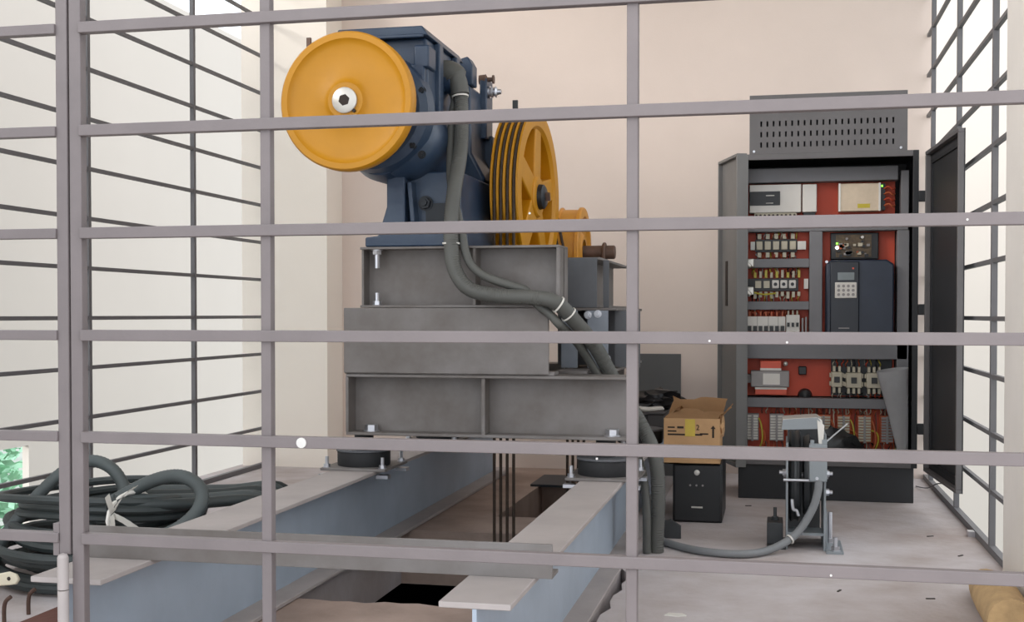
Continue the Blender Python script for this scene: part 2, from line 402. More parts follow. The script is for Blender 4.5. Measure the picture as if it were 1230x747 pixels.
# upper housing
hp = [(-1.50,1.47),(-1.545,1.56),(-1.55,1.66),(-1.55,1.868),(-1.222,1.868),(-1.215,1.66),(-1.235,1.54),(-1.28,1.43),(-1.36,1.385),(-1.44,1.395)]
mk('housing', M().prism(hp, 'y', 4.16, 4.66), 'machine_blue', t, bevel=.012)
lid = mk('top_cover', M().prism([(-1.553,1.868),(-1.545,1.902),(-1.230,1.902),(-1.208,1.868)], 'y', 4.13, 4.64), 'machine_blue', t, bevel=.005)
mk('cover_ridge', bx(-1.46,-1.222,4.118,4.13,1.858,1.872), 'machine_blue', t, bevel=.004)
mk('bearing_cap', M().lathe((-1.405,4.16,1.60),(0,-1,0),[(0,.215),(.055,.205),(.075,.18),(.075,.10),(.11,.085),(.20,.05),(.20,0)],44), 'machine_blue', t)
mk('gear_bulge', M().lathe((-1.335,4.62,1.515),(0,-1,0),[(0,.145),(.38,.147),(.45,.132),(.485,.095),(.49,0)],40), 'machine_blue', t)
mk('lower_bulge', M().lathe((-1.40,4.5,1.49),(0,-1,0),[(0,.125),(.28,.128),(.34,.11),(.365,.07),(.365,0)],36), 'machine_blue', t)
mk('corner_block', bx(-1.262,-1.206,4.135,4.23,1.755,1.835), 'machine_blue', t, bevel=.006)
mk('front_rib', bx(-1.275,-1.222,4.135,4.18,1.60,1.77), 'machine_blue', t, bevel=.008)
for y0 in (4.26, 4.50):
    mk('side_rib', bx(-1.225,-1.200,y0,y0+.05,1.46,1.865), 'machine_blue', t, bevel=.005)
mk('side_boss', cy((-1.225,4.42,1.772),(-1.19,4.42,1.772),.062,n=24), 'machine_blue', t, bevel=.004)
for a in range(6):
    th = R(60*a+20); bolt(t, (-1.405+.193*math.cos(th),4.108,1.60+.193*math.sin(th)), (0,-1,0), .013, .006, ma='machine_dark')
bolt(t, (-1.23,4.13,1.445), (0,-1,0), .012, .008, ma='machine_dark')
# gear case behind, brake arm and spring bolts
mk('gear_case', M().prism([(-1.46,1.40),(-1.50,1.55),(-1.46,1.80),(-1.25,1.83),(-1.19,1.78),(-1.185,1.52),(-1.13,1.42),(-1.13,1.40)], 'y', 4.66, 5.02), 'machine_blue', t, bevel=.012)
mk('brake_arm', M().prism([(-1.25,1.80),(-1.25,1.905),(-1.215,1.915),(-1.195,1.88),(-1.195,1.80)], 'y', 4.72, 4.80), 'machine_blue', t, bevel=.005)
mk('brake_arm', M().box(-1.195,-1.165,4.84,4.95,1.60,1.85), 'machine_blue', t, bevel=.005)
b = mk('brake_spring_bolt', M().lathe((-1.2,4.86,1.845),(1,0,0),[(0,0),(0,.020),(.028,.022),(.034,.010),(.055,.009),(.056,.018),(.062,.018),(.062,0)],16), 'steel_rust', t)
b = mk('brake_spring_bolt', M().lathe((-1.17,4.88,1.797),(1,0,0),[(0,0),(0,.026),(.012,.026),(.013,.018),(.022,.024),(.028,.016),(.036,.024),(.043,.012),(.058,.010),(.058,0)],16), 'zinc', t)
mk('case_step', bx(-1.20,-1.155,4.90,5.03,1.44,1.62), 'machine_blue', t, bevel=.006)
# output shaft housing towards the sheave
AX = Vector((math.cos(R(3)), -math.sin(R(3)), 0))
SC = Vector((-1.010, 4.90, 1.362))            # sheave centre
mk('shaft_housing', M().lathe(SC - AX*.26, AX, [(0,.15),(.08,.15),(.085,.118),(.165,.112),(.165,.07),(.20,.07),(.20,0)], 36), 'machine_blue', t)
# handwheel
HW = (-1.431, 3.90, 1.604)
hwp = [(-.055,.0),(-.055,.19),(-.055,.231),(-.045,.237),(-.006,.237),(.002,.231),(.002,.212),(-.006,.205),(-.014,.19),(-.014,.085),(-.004,.07),(.004,.062),(.004,0)]
hw = mk('handwheel', M().lathe(HW, (0,-1,0), hwp, 72), 'yellow', t, label='yellow painted solid handwheel')
mk('washer', M().lathe((HW[0],HW[1],HW[2]), (0,-1,0), [(.004,0),(.004,.044),(.014,.044),(.016,.041),(.016,0)], 36), 'silver', hw)
mk('socket', cy((HW[0],HW[1]-.0155,HW[2]),(HW[0],HW[1]-.0175,HW[2]),.020,n=6), 'ink', hw)
mk('key', cy((HW[0]+.033,HW[1]-.005,HW[2]-.036),(HW[0]+.033,HW[1]-.012,HW[2]-.036),.006,n=10), 'ink', hw)
mk('rim_tab', bx(HW[0]-.145,HW[0]-.13,HW[1]+.01,HW[1]+.02,HW[2]+.185,HW[2]+.222), 'steel_rust', hw)
# traction sheave
RS = .350; HWD = .056
prof = [(-HWD, .278), (-HWD, RS)]
gx = [-.039,-.013,.013,.039]
for g in gx: prof += [(g-.0085, RS), (g-.0065, RS-.013), (g+.0065, RS-.013), (g+.0085, RS)]
prof += [(HWD, RS), (HWD, .290), (HWD-.014,.278)]
shv = mk('traction_sheave', M().lathe(SC, AX, prof, 80, closed=True), 'yellow', t, label='yellow spoked traction sheave')
up = Vector((0,0,1)); fw = up.cross(AX).normalized()
for a in range(5):
    th = R(72*a + 84); d = fw*math.cos(th) + up*math.sin(th); e = AX.cross(d).normalized()
    m = M(); V = []
    for (rad, hwid, x0, x1) in ((.06,.055,-.03,.046),(.292,.046,-.025,.044)):
        for (s, x) in ((-1,x0),(1,x0),(1,x1),(-1,x1)): V.append(m.bm.verts.new(SC + d*rad + e*hwid*s + AX*x))
    for f in ((0,1,2,3),(4,7,6,5),(0,4,5,1),(1,5,6,2),(2,6,7,3),(3,7,4,0)): m.bm.faces.new([V[i] for i in f])
    mk('spoke', m, 'yellow', shv, bevel=.006)
mk('hub', M().lathe(SC, AX, [(-.05,0),(-.05,.085),(.048,.085),(.056,.078),(.056,0)], 36), 'yellow', shv)
mk('web_disc', M().lathe(SC, AX, [(-.045,.05),(-.045,.29),(-.033,.29),(-.033,.05)], 60, closed=True), 'yellow', shv)
mk('hub_cap', M().lathe(SC, AX, [(.056,0),(.056,.052),(.075,.050),(.082,.040),(.082,0)], 28), 'machine_dark', shv)
mk('hub_block', M().box(-.012,.012,-.008,.008,-.016,.016, Matrix.Translation(SC + AX*.088) @ Matrix.Rotation(R(20),4,'X')), 'steel_rust', shv)
# rope guard over the top
m = M()
g0 = SC + up*(RS+.004) - AX*.06
m.box(-.011,.011,-.006,.006,-.06,.055, Matrix.Translation(SC - AX*.075 + up*.365 - fw*(-.10)))
mk('rope_guard', m, 'gov_dark', t)
mk('rope_guard_pin', cy(SC - AX*.085 + up*.375 + fw*.10, SC + AX*.075 + up*.375 + fw*.10, .009, n=10), 'gov_dark', t)

# ropes over sheave and deflector pulley
DC = Vector((-.905, 5.46, 1.160)); RD = .205
for i, g in enumerate(gx):
    base = SC + AX*g; rr = RS - .006; dr = RD - .006; dxp = DC.x + g*.95
    pts = []
    yF = base.y - rr
    def X(y): return base.x + (y - base.y)*math.tan(R(3))*1.0
    pts += [(X(yF), yF, z) for z in (-1.6, -.8, 0, .6, 1.1)]
    for a in range(180, -1, -6):
        th = R(a); y = base.y + rr*math.cos(th); pts.append((X(y), y, SC.z + rr*math.sin(th)))
    yB = base.y + rr; dxp = -.862 + g*.95
    pts += [(X(yB)+(dxp-X(yB))*f, yB+.012*f, z) for f, z in ((.25,1.2),(.6,1.0),(.9,.8),(1,.6),(1,.3),(1,0),(1,-.8),(1,-1.6))]
    mk('hoist_rope', M().tube(pts, .0062, 8), 'rope', None, label='dark steel hoist rope in the sheave groove ' + ('beside the blue machine', 'second from the blue machine', 'second from the spoked face', 'beside the spoked face')[i], cat='rope', group='hoist ropes')
t = thing('deflector_pulley', 'small yellow deflector pulley with rusty axle behind the big sheave', 'pulley', (-.86,5.46,.95))
prof = [(-.052,.06),(-.052,RD)]
prof += [(-.046,RD),(-.042,RD-.010),(.030,RD-.010),(.034,RD),(.048,RD),(.052,RD-.004),(.054,.165),(.04,.155),(.03,.10),(.05,.075),(.05,.06)]
mk('wheel', M().lathe(DC,(1,0,0),prof,56,closed=True), 'yellow_worn', t)
mk('axle', M().lathe(DC,(1,0,0),[(-.20,0),(-.20,.031),(.186,.031),(.191,.027),(.191,0)],24), 'steel_rust', t)
ub = [(-.763,5.46+.037*math.cos(R(a)),1.160+.037*math.sin(R(a))) for a in range(0,181,15)]
mk('u_bolt', M().tube([(-.763,5.497,1.10)]+ub+[(-.763,5.423,1.10)], .009, 8), 'steel_rust', t)
mk('rope_shield', bx(-.93,-.80,5.34,5.35,.662,.75), 'yellow', t)
mk('split_pin', bx(-.735,-.712,5.40,5.406,1.105,1.113), 'steel_rust', t)

# ================================================================== CONDUITS
c1 = [(-1.225,4.42,1.772),(-1.19,4.41,1.766),(-1.163,4.395,1.74),(-1.152,4.38,1.663),(-1.141,4.34,1.549),(-1.129,4.27,1.449),(-1.126,4.19,1.334),(-1.127,4.148,1.219),(-1.124,4.135,1.121),(-1.108,4.13,1.032),(-1.057,4.13,.968),(-.96,4.135,.944),(-.827,4.14,.937),(-.748,4.15,.918),(-.690,4.22,.848),(-.642,4.36,.760),(-.590,4.46,.640),(-.500,4.48,.49),(-.436,4.45,.365),(-.421,4.45,.226),(-.426,4.45,.06),(-.426,4.45,.002)]
c2 = [(-1.215,4.44,1.735),(-1.19,4.42,1.70),(-1.176,4.38,1.618),(-1.169,4.33,1.487),(-1.168,4.24,1.372),(-1.126,4.18,1.265),(-1.088,4.155,1.15),(-1.080,4.15,1.091),(-1.062,4.15,1.045),(-1.000,4.15,.995),(-.888,4.15,.968),(-.786,4.17,.916),(-.722,4.23,.862),(-.684,4.34,.765),(-.635,4.45,.655),(-.545,4.50,.48),(-.480,4.44,.336),(-.456,4.42,.23),(-.460,4.42,.05),(-.458,4.42,.002)]
d1 = [p for p in spline(c1, 10)]
c2 = [Vector(p) for p in spline(c2, 3)]
for it in range(12):                      # let the thin conduit lie against the thick one instead of inside it
    for p in c2[5:-2]:
        q = min(d1, key=lambda v: (v - p).length); e = p - q; L = e.length
        if L < .0445:
            e = e.normalized() if L > .004 else Vector((.5, -.3, .8)).normalized()
            p += e * (.0445 - L)
        if p.x < -.74 and p.z > .66 and p.z < 1.14 and p.y > 4.170: p.y = 4.170
    c2 = c2[:1] + [c2[i] if i < 6 or i > len(c2)-4 else (c2[i-1] + c2[i]*2 + c2[i+1]) / 4 for i in range(1, len(c2)-1)] + c2[-1:]
for p in c2[5:-2]:
    q = min(d1, key=lambda v: (v - p).length); e = p - q
    if e.length < .0445: p += e.normalized() * (.0445 - e.length)
    if p.x < -.74 and p.z > .66 and p.z < 1.14 and p.y > 4.170: p.y = 4.170
t = thing('motor_conduit', 'thick grey flexible conduit looping from the blue machine over the beams', 'conduit', (-.426,4.45,0))
mk('sleeve', corrugated(M(), c1, .0265, 14), 'conduit', t)
e = mk('elbow', M().tube(spline([(-1.245,4.40,1.785),(-1.20,4.395,1.785),(-1.170,4.39,1.760),(-1.157,4.386,1.70)],6), [.046]*6+[.044]*6+[.034]*7, 16), 'conduit', t)
for p, d in (((-1.156,4.384,1.692),(.1,-.1,-1)),((-1.127,4.143,1.13),(0,0,-1)),((-.742,4.155,.912),(.8,.4,-.6)),((-.712,4.19,.878),(.7,.5,-.8))):
    d = Vector(d).normalized(); mk('cable_tie', M().lathe(Vector(p)-d*.003, d, [(0,.0285),(0,.0315),(.006,.0315),(.006,.0285)], 18, closed=True), 'tie', t)
t = mk('thin_conduit', corrugated(M(), c2, .0155, 10, 2), 'conduit', None, label='thinner grey conduit following the thick one from the blue machine', cat='conduit')
c3 = [(-.458,4.66,.05),(-.44,4.63,.03),(-.403,4.571,.016),(-.27,4.435,.016),(-.119,4.405,.016),(-.017,4.49,.02),(.073,4.56,.065),(.130,4.575,.150),(.153,4.575,.223),(.156,4.575,.27)]
t = thing('thin_conduit', 'thin grey conduit crossing the concrete floor to the upright governor', 'conduit', (-.27,4.435,0))
mk('sleeve', corrugated(M(), c3, .0145, 10), 'conduit_light', t)
mk('cable_tie', M().lathe((.052,4.545,.049),(.7,.5,.45),[(0,.0155),(0,.0185),(.006,.0185),(.006,.0155)],14,closed=True), 'tie', t)
mk('conduit_plate', M().prism([(-.46,0),(-.36,0),(-.36,.05),(-.40,.075),(-.46,.06)], 'y', 4.74, 4.755), 'gov_dark', None, label='small dark bent plate on the floor where the conduits land', cat='plate')

# ================================================================== GOVERNOR
t = thing('rope_governor', 'upright grey rope governor bracket with a dark wheel bolted to the floor', 'governor', (.11,4.66,0))
mk('side_plate', bx(.040,.047,4.61,4.86,.0,.40), 'gov_grey', t, bevel=.001)
mk('side_plate', bx(.176,.184,4.60,4.86,.0,.435), 'gov_grey', t, bevel=.001)
mk('wheel', M().lathe((.052,4.80,.255),(1,0,0),[(0,0),(0,.165),(.008,.18),(.018,.172),(.026,.172),(.036,.18),(.044,.165),(.044,0)],44), 'gov_dark', t)
mk('wheel', M().lathe((.106,4.80,.255),(1,0,0),[(0,0),(0,.15),(.02,.16),(.03,.15),(.03,0)],40), 'gov_dark', t)
mk('wheel_axle', cy((.03,4.80,.255),(.20,4.80,.255),.012,n=14), 'zinc', t)
mk('lower_beam', bx(.047,.176,4.61,4.73,.055,.065), 'gov_grey', t)
mk('cross_rod', cy((.030,4.602,.262),(.176,4.602,.262),.006,n=10), 'zinc', t)
for x, z in ((.040,.285),):
    bolt(t, (x,4.64,z), (-1,0,0), .013, .012)
for z in (.285,.215): bolt(t, (.184,4.64,z), (1,0,0), .013, .012)
# bent cap
cap = M().prism([(.022,.452),(.026,.490),(.150,.500),(.168,.488),(.172,.430),(.166,.430),(.160,.478),(.146,.486),(.034,.478),(.028,.452)], 'y', 4.585, 4.74)
mk('cap', cap, 'silver', t, bevel=.002)
mk('cap_lug', M().prism([(.150,.49),(.176,.47),(.172,.40),(.156,.40)], 'y', 4.577, 4.585), 'silver', t)
mk('cap_plate', M().prism([(.022,.450),(.026,.488),(.152,.499),(.160,.488),(.158,.456)], 'y', 4.579, 4.585), 'gov_grey', t, bevel=.001)
mk('back_plate', bx(.047,.176,4.99,4.997,.0,.44), 'gov_dark', t)
sb = mk('switch_box', bx(.122,.186,4.565,4.60,.262,.402), 'gov_grey', t, bevel=.004, label='blue grey limit switch box')
mk('lug', bx(.126,.14,4.568,4.59,.402,.415), 'gov_grey', sb); mk('lug', bx(.168,.186,4.568,4.59,.402,.418), 'gov_grey', sb)
mk('screw', cy((.150,4.565,.275),(.150,4.560,.275),.006,n=10), 'zinc', sb)
mk('foot', M().prism([(4.55,0),(4.80,0),(4.80,.008),(4.55,.008)], 'x', .184, .246), 'gov_grey', t, bevel=.001)
mk('gusset', M().prism([(4.74,.008),(4.62,.008),(4.66,.125),(4.74,.14)], 'x', .186, .192), 'gov_grey', t)
bolt(t, (.218,4.59,.008), s=.016, stud=.032); bolt(t, (.205,4.75,.008), s=.016, stud=.10)
mk('foot', M().prism([(4.60,0),(4.82,0),(4.82,.008),(4.60,.008)], 'x', -.03, .040), 'gov_dark', t)
mk('foot_block', bx(-.03,.03,4.66,4.80,.008,.09), 'gov_dark', t, bevel=.003)
bolt(t, (.0,4.73,.09), s=.013, stud=.035, ma='gov_dark')
mk('trigger_arm', M().tube([(.18,4.63,.40),(.21,4.65,.425),(.262,4.66,.47)], .003, 6), 'zinc', t)
mk('lower_hook', M().tube(spline([(.062,4.60,.19),(.066,4.592,.155),(.078,4.592,.15),(.085,4.592,.13)],4), .006, 8), 'zinc', t)

# ================================================================== CONTROL CABINET
t = thing('control_cabinet', 'grey electrical control cabinet with its doors open and red mounting plates', 'cabinet', (.25,6.05,0))
x0, x1, y0, y1, z0, z1 = -.155, .640, 5.85, 6.30, .165, 1.635
mk('plinth', bx(x0-.018,.628,5.86,6.28,0,.165), 'cab_black', t, bevel=.003)
sh = M(); sh.box(x0,x0+.012,y0,y1,z0,z1); sh.box(x1-.012,x1,y0,y1,z0,z1); sh.box(x0+.012,x1-.012,y0,y1,z1-.012,z1); sh.box(x0+.012,x1-.012,y0,y1,z0,z0+.012); sh.box(x0+.012,x1-.012,y1-.012,y1,z0+.012,z1-.012)
mk('shell', sh, 'cab_dark', t)
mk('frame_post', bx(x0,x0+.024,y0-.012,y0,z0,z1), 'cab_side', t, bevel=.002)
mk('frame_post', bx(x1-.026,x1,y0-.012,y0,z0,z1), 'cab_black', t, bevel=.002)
mk('frame_top', bx(x0+.024,x1-.026,y0-.012,y0,z1-.028,z1), 'cab_grey', t, bevel=.002)
mk('frame_bottom', bx(x0+.024,x1-.026,y0-.012,y0,z0,z0+.03), 'cab_grey', t, bevel=.002)
# red mounting plates
YP = 6.06
def red(a, b, c, d): mk('mounting_plate', bx(a,b,YP,YP+.006,c,d), 'plate_red', t)
red(-.140,.555,1.330,1.53); red(-.140,.155,.74,1.28); red(.215,.555,.74,1.28); red(-.140,.555,.48,.665); red(-.140,.565,.215,.43)
def duct(a, b, c, d): mk('wiring_duct', bx(a,b,5.985,YP+.004,c,d), 'duct', t, bevel=.003)
duct(-.142,.562,1.515,1.583); duct(-.150,.610,1.277,1.340); duct(-.150,.156,1.104,1.147); duct(-.150,.156,.900,.941)
duct(.156,.217,.737,1.277); duct(-.160,.610,.663,.735); duct(-.150,.56,.426,.474); duct(.560,.615,.200,1.277); duct(.575,.612,1.34,1.56); duct(-.165+.02,-.128-.005,.19,.426)
# programmable controller
c = mk('controller', bx(-.128,.116,5.985,YP,1.370,1.505), 'plastic_white', t, bevel=.003, label='white programmable controller block')
mk('recess', bx(-.126,.017,5.981,5.985,1.405,1.472), 'plastic_black', c)
mk('print', bx(-.05,-.01,5.9795,5.981,1.45,1.454), 'plastic_white', c); mk('print', bx(-.05,-.015,5.9795,5.981,1.414,1.417), 'plastic_white', c)
mk('terminal_row', bx(-.105,.095,5.995,YP,1.345,1.370), 'plastic_cream', c)
for k in range(10): mk('screw', cy((-.095+k*.02,5.995,1.357),(-.095+k*.02,5.992,1.357),.006,n=8), 'ink', c)
c = mk('expansion_module', bx(.122,.189,5.985,YP,1.370,1.503), 'plastic_white', t, bevel=.003)
mk('terminal_row', bx(.128,.182,5.995,YP,1.345,1.368), 'plastic_black', c)
# switching power supply
c = mk('power_supply', bx(.290,.482,5.99,YP,1.370,1.503), 'psu_metal', t, bevel=.003, label='tan metal switching power supply')
for a in (.290,.474): mk('edge_strip', bx(a,a+.009,5.984,5.99,1.370,1.503), 'silver', c)
mk('sticker', bx(.378,.435,5.9885,5.99,1.385,1.405), 'sticker_yellow', c)
mk('terminal_block', bx(.484,.505,6.0,YP,1.375,1.50), 'plastic_black', c)
mk('led', bx(.487,.494,5.996,6.0,1.485,1.493), 'led_green', c)
for k in range(4):
    z = 1.395 + k*.027; mk('wire', M().tube(spline([(.50,6.0,z),(.52,5.985,z+.008),(.54,5.99,z-.006),(.552,6.03,z+.004)],4), .0035, 6), 'plate_red' if k%2 else 'wire_orange', c)
# relay and breaker rows on the left
def rail_row(zc, n, xa, xb, capm, name):
    c = mk(name, bx(xa,xb,6.02,YP,zc-.03,zc+.03), 'plastic_black', t)
    st = (xb-xa)/n
    for k in range(n):
        xm = xa + (k+.5)*st
        mk('cap', bx(xm-st*.38,xm+st*.38,6.0,6.02,zc-.021,zc+.021), capm, c, bevel=.003)
        for s in (-1, 1):
            mk('terminal', bx(xm-st*.22,xm+st*.22,6.015,6.05,zc+s*.045-.012,zc+s*.045+.012), 'plastic_cream', c)
    return c
c = rail_row(1.212, 5, -.10, .098, 'plastic_cream', 'relay_row')
mk('end_stop', bx(.100,.140,6.01,YP,1.192,1.232), 'plastic_white', c); mk('end_stop', bx(-.122,-.102,6.01,YP,1.192,1.232), 'plastic_white', c)
c = mk('contactor_row', bx(-.145,.105,6.01,YP,.992,1.052), 'plastic_black', t)
for k, xm in enumerate((-.085,-.045,-.003,.036,.077)):
    if k < 2: mk('cap', bx(xm-.014,xm+.014,5.995,6.01,1.006,1.04), 'plastic_cream', c)
    else:
        q = mk('cap', bx(xm-.017,xm+.017,5.992,6.01,1.004,1.044), 'plastic_white', c, bevel=.004); mk('button', cy((xm,5.992,1.024),(xm,5.988,1.024),.0085,n=10), 'plastic_black', q)
for k in range(9):
    xm = -.10+k*.026; mk('terminal', bx(xm-.006,xm+.006,6.012,6.05,1.056,1.082+.006*(k%3)), 'plastic_cream' if k%2 else 'wire_yellow', c); mk('terminal', bx(xm-.007,xm+.007,6.012,6.05,.955+.006*(k%3),.988), 'plastic_cream', c)
mk('end_stop', bx(.132,.152,6.005,YP,1.002,1.05), 'plastic_white', c)
mk('wire', M().tube(spline([(-.11,6.0,.985),(-.06,5.995,.975),(.0,5.995,.98)],4), .004, 6), 'wire_yellow', c)
c = mk('breaker_row', bx(-.140,.045,5.99,YP,.795,.868), 'plastic_white', t, bevel=.003, label='white miniature circuit breakers')
for k in range(7):
    xm = -.125+k*.026; mk('lever', bx(xm-.009,xm+.009,5.982,5.99,.796,.822), 'plastic_black', c)
    mk('terminal', bx(xm-.004,xm+.004,6.01,6.04,.868,.892), 'wire_orange', c)
for xm in (-.088,-.036,.016-.005): mk('seam', bx(xm-.0008,xm+.0008,5.9895,5.991,.796,.868), 'ink', c)
c = mk('breaker', bx(.048,.112,5.985,YP,.775,.876), 'plastic_white', t, bevel=.003)
for k in range(3):
    xm = .059+k*.021; mk('lever', bx(xm-.006,xm+.006,5.977,5.985,.818,.838), 'plastic_black', c); mk('terminal', bx(xm-.004,xm+.004,6.01,6.04,.876,.897), 'plastic_cream', c)
mk('plug_clip', bx(.122,.130,6.0,YP,.78,.86), 'trafo_grey', t); mk('plug_clip', bx(.138,.146,6.0,YP,.78,.865), 'trafo_grey', t)
for z in (1.125,.99): mk('door_latch', M().box(-.150,-.105,5.955,5.985,z-.018,z+.022).cyl((-.142,5.95,z),(-.120,5.95,z-.02),.012,n=10), 'silver', t, bevel=.004)
# circuit board
c = mk('circuit_board', bx(.256,.478,6.02,YP,1.142,1.270), 'plastic_black', t, bevel=.004, label='black framed circuit board with lit lamps')
mk('board', bx(.280,.445,6.016,6.02,1.152,1.26), 'pcb', c)
rnd = random.Random(4)
for k in range(30):
    xx = .29+rnd.random()*.14; zz = 1.158+rnd.random()*.09; s = .004+rnd.random()*.007
    mk('component', bx(xx-s,xx+s,6.006,6.016,zz-s*.8,zz+s*.8), rnd.choice(['plastic_cream','trafo_grey','plastic_black','wire_orange']), c)
mk('lamp', M().blob((.286,6.008,1.198),.008,.006,.008,0,1,0,2), 'led_white', c, label='bright white indicator lamp')
mk('lamp', bx(.281,.289,6.008,6.016,1.215,1.222), 'led_green', c, label='green indicator lamp')
mk('component', cy((.402,6.016,1.247),(.402,6.0,1.247),.007,n=10), 'plastic_white', c); mk('component', cy((.33,6.016,1.24),(.33,6.0,1.24),.006,n=10), 'trafo_grey', c)
# inverter
c = mk('inverter', M().prism([(.232,.785),(.232,1.115),(.250,1.137),(.510,1.137),(.544,1.115),(.544,.785),(.53,.775),(.246,.775)], 'y', 5.945, YP), 'inverter_body', t, bevel=.008, label='dark blue grey motor inverter')
mk('face', bx(.252,.384,5.932,5.945,.79,1.128), 'inverter_face', c, bevel=.004)
mk('screen', bx(.285,.362,5.928,5.932,1.040,1.077), 'lcd', c, bevel=.001)
kp = mk('keypad', bx(.273,.373,5.926,5.932,.955,1.030), 'plastic_white', c, bevel=.006)
for r_ in range(3):
    for q_ in range(4): mk('button', cy((.290+q_*.022,5.926,.972+r_*.02),(.290+q_*.022,5.923,.972+r_*.02),.0072,n=8), 'trafo_grey', kp)
mk('badge', bx(.29,.34,5.9305,5.932,.810,.815), 'trafo_grey', c); mk('led', bx(.352,.36,5.9295,5.932,1.092,1.10), 'orange_label', c)
mk('mount_screw', cy((.235,5.945,1.128),(.235,5.94,1.128),.007,n=8), 'zinc', c)
# transformer row
c = mk('transformer', bx(-.118,.064,5.97,YP,.526,.604), 'trafo_grey', t, bevel=.004, label='grey control transformer with orange coil ends')
mk('coil', bx(-.074,.026,5.985,YP,.606,.652), 'orange_label', c, bevel=.003); mk('coil', bx(-.098,.053,5.985,YP,.488,.524), 'orange_label', c, bevel=.003)
mk('label_plate', bx(-.06,.02,5.968,5.97,.538,.592), 'plastic_white', c); mk('label_strip', bx(-.074,.026,5.982,5.985,.606,.617), 'plastic_white', c); mk('label_strip', bx(-.098,.053,5.982,5.985,.514,.524), 'plastic_white', c)
mk('core_lug', bx(-.145,-.118,5.99,YP,.545,.585), 'trafo_grey', c); mk('knob', M().blob((.046,5.99,.638),.012,.012,.012,0,1,0,2), 'silver', c)
mk('toggle_switch', bx(.108,.146,6.02,YP,.585,.625), 'plastic_black', t, bevel=.004); mk('rubber_grommet', M().lathe((.14,YP,.482),(0,-1,0),[(0,.035),(.02,.028),(.03,.012),(.034,0)],20), 'plastic_black', t)
mk('contactor_plate', bx(.262,.545,6.045,YP,.485,.66), 'cab_black', t)
def contactor(xa, xb, zc, n):
    c = mk('contactor', bx(xa,xb,5.985,6.045,zc-.036,zc+.036), 'plastic_cream', t, bevel=.003)
    xm = (xa+xb)/2; mk('core', bx(xm-.013,xm+.013,5.978,5.985,zc-.014,zc+.014), 'plastic_black', c)
    for s in (-1, 1):
        mk('shoulder', bx(xa-.008,xa,6.0,6.045,zc+s*.02-.01,zc+s*.02+.01), 'plastic_cream', c); mk('shoulder', bx(xb,xb+.008,6.0,6.045,zc+s*.02-.01,zc+s*.02+.01), 'plastic_cream', c)
        for k in range(n):
            xx = xa + (k+.5)*(xb-xa)/n; mk('terminal', bx(xx-.006,xx+.006,5.995,6.045,zc+s*.038,zc+s*.038+s*.026) if s > 0 else bx(xx-.006,xx+.006,5.995,6.045,zc-.064,zc-.038), 'plastic_cream', c)
contactor(.262,.312,.565,2); contactor(.330,.402,.562,3); contactor(.424,.495,.562,3)
# terminal strips at the bottom
for k, (xa, xb, cm) in enumerate(((-.140,-.080,'plastic_white'),(-.028,.040,'plastic_white'),(.09,.15,'plastic_cream'),(.192,.262,'plastic_cream'),(.290,.352,'plastic_cream'),(.386,.450,'plastic_cream'),(.492,.552,'trafo_grey'))):
    c = mk('terminal_strip', bx(xa,xb,6.02,YP,.262,.392), 'trafo_grey' if k < 2 else 'wire_orange', t)
    for q in range(9): mk('clamp', bx(xa+.004,xb-.004,6.008,6.02,.268+q*.0135,.2775+q*.0135), cm, c)
    mk('divider', bx((xa+xb)/2-.005,(xa+xb)/2+.005,6.002,6.01,.26,.39), 'trafo_grey', c)
    for q in range(2):
        xs = xb+.012+q*.012; mk('wire', M().tube(spline([(xb,6.02,.37-q*.05),(xs,6.0,.34-q*.03),(xs+.006,6.0,.27),(xs-.012,6.01,.215)],4), .004, 6), 'wire_orange' if (k+q)%2 else 'wire_yellow', c)
WC = ['wire_orange','wire_yellow','plate_red','plastic_black','plastic_cream','trafo_grey']
rnd = random.Random(21)
def loom(xa, xb, za, zb, n, tag):
    for k in range(n):
        x = xa + (xb-xa)*(k+.5)/n + rnd.uniform(-.004,.004); y = rnd.uniform(6.025,6.05)
        mk('wire', M().tube(spline([(x,y+.008,za),(x+rnd.uniform(-.006,.006),y-.012,za+(zb-za)*.35),(x+rnd.uniform(-.008,.008),y-.012,za+(zb-za)*.7),(x+rnd.uniform(-.006,.006),y+.006,zb)],3), .0028, 5), rnd.choice(tag), t)
loom(-.10,.10,1.247,1.278,12,WC); loom(-.10,.10,1.147,1.178,12,WC); loom(-.12,.12,1.07,1.105,14,WC); loom(-.12,.12,.941,.975,14,WC)
loom(-.135,.11,.872,.902,16,['wire_orange','plate_red','wire_orange','plastic_cream']); loom(-.135,.11,.737,.79,14,['plate_red','plastic_black','wire_orange'])
loom(.262,.50,.625,.664,12,WC); loom(.262,.50,.474,.50,12,WC); loom(-.075,.56,.395,.428,30,['wire_orange','plastic_cream','steel_rust'])
loom(-.075,.56,.205,.262,34,['wire_orange','steel_rust','wire_orange','plastic_black']); loom(.05,.56,.215,.425,26,['wire_orange','steel_rust','plastic_cream'])
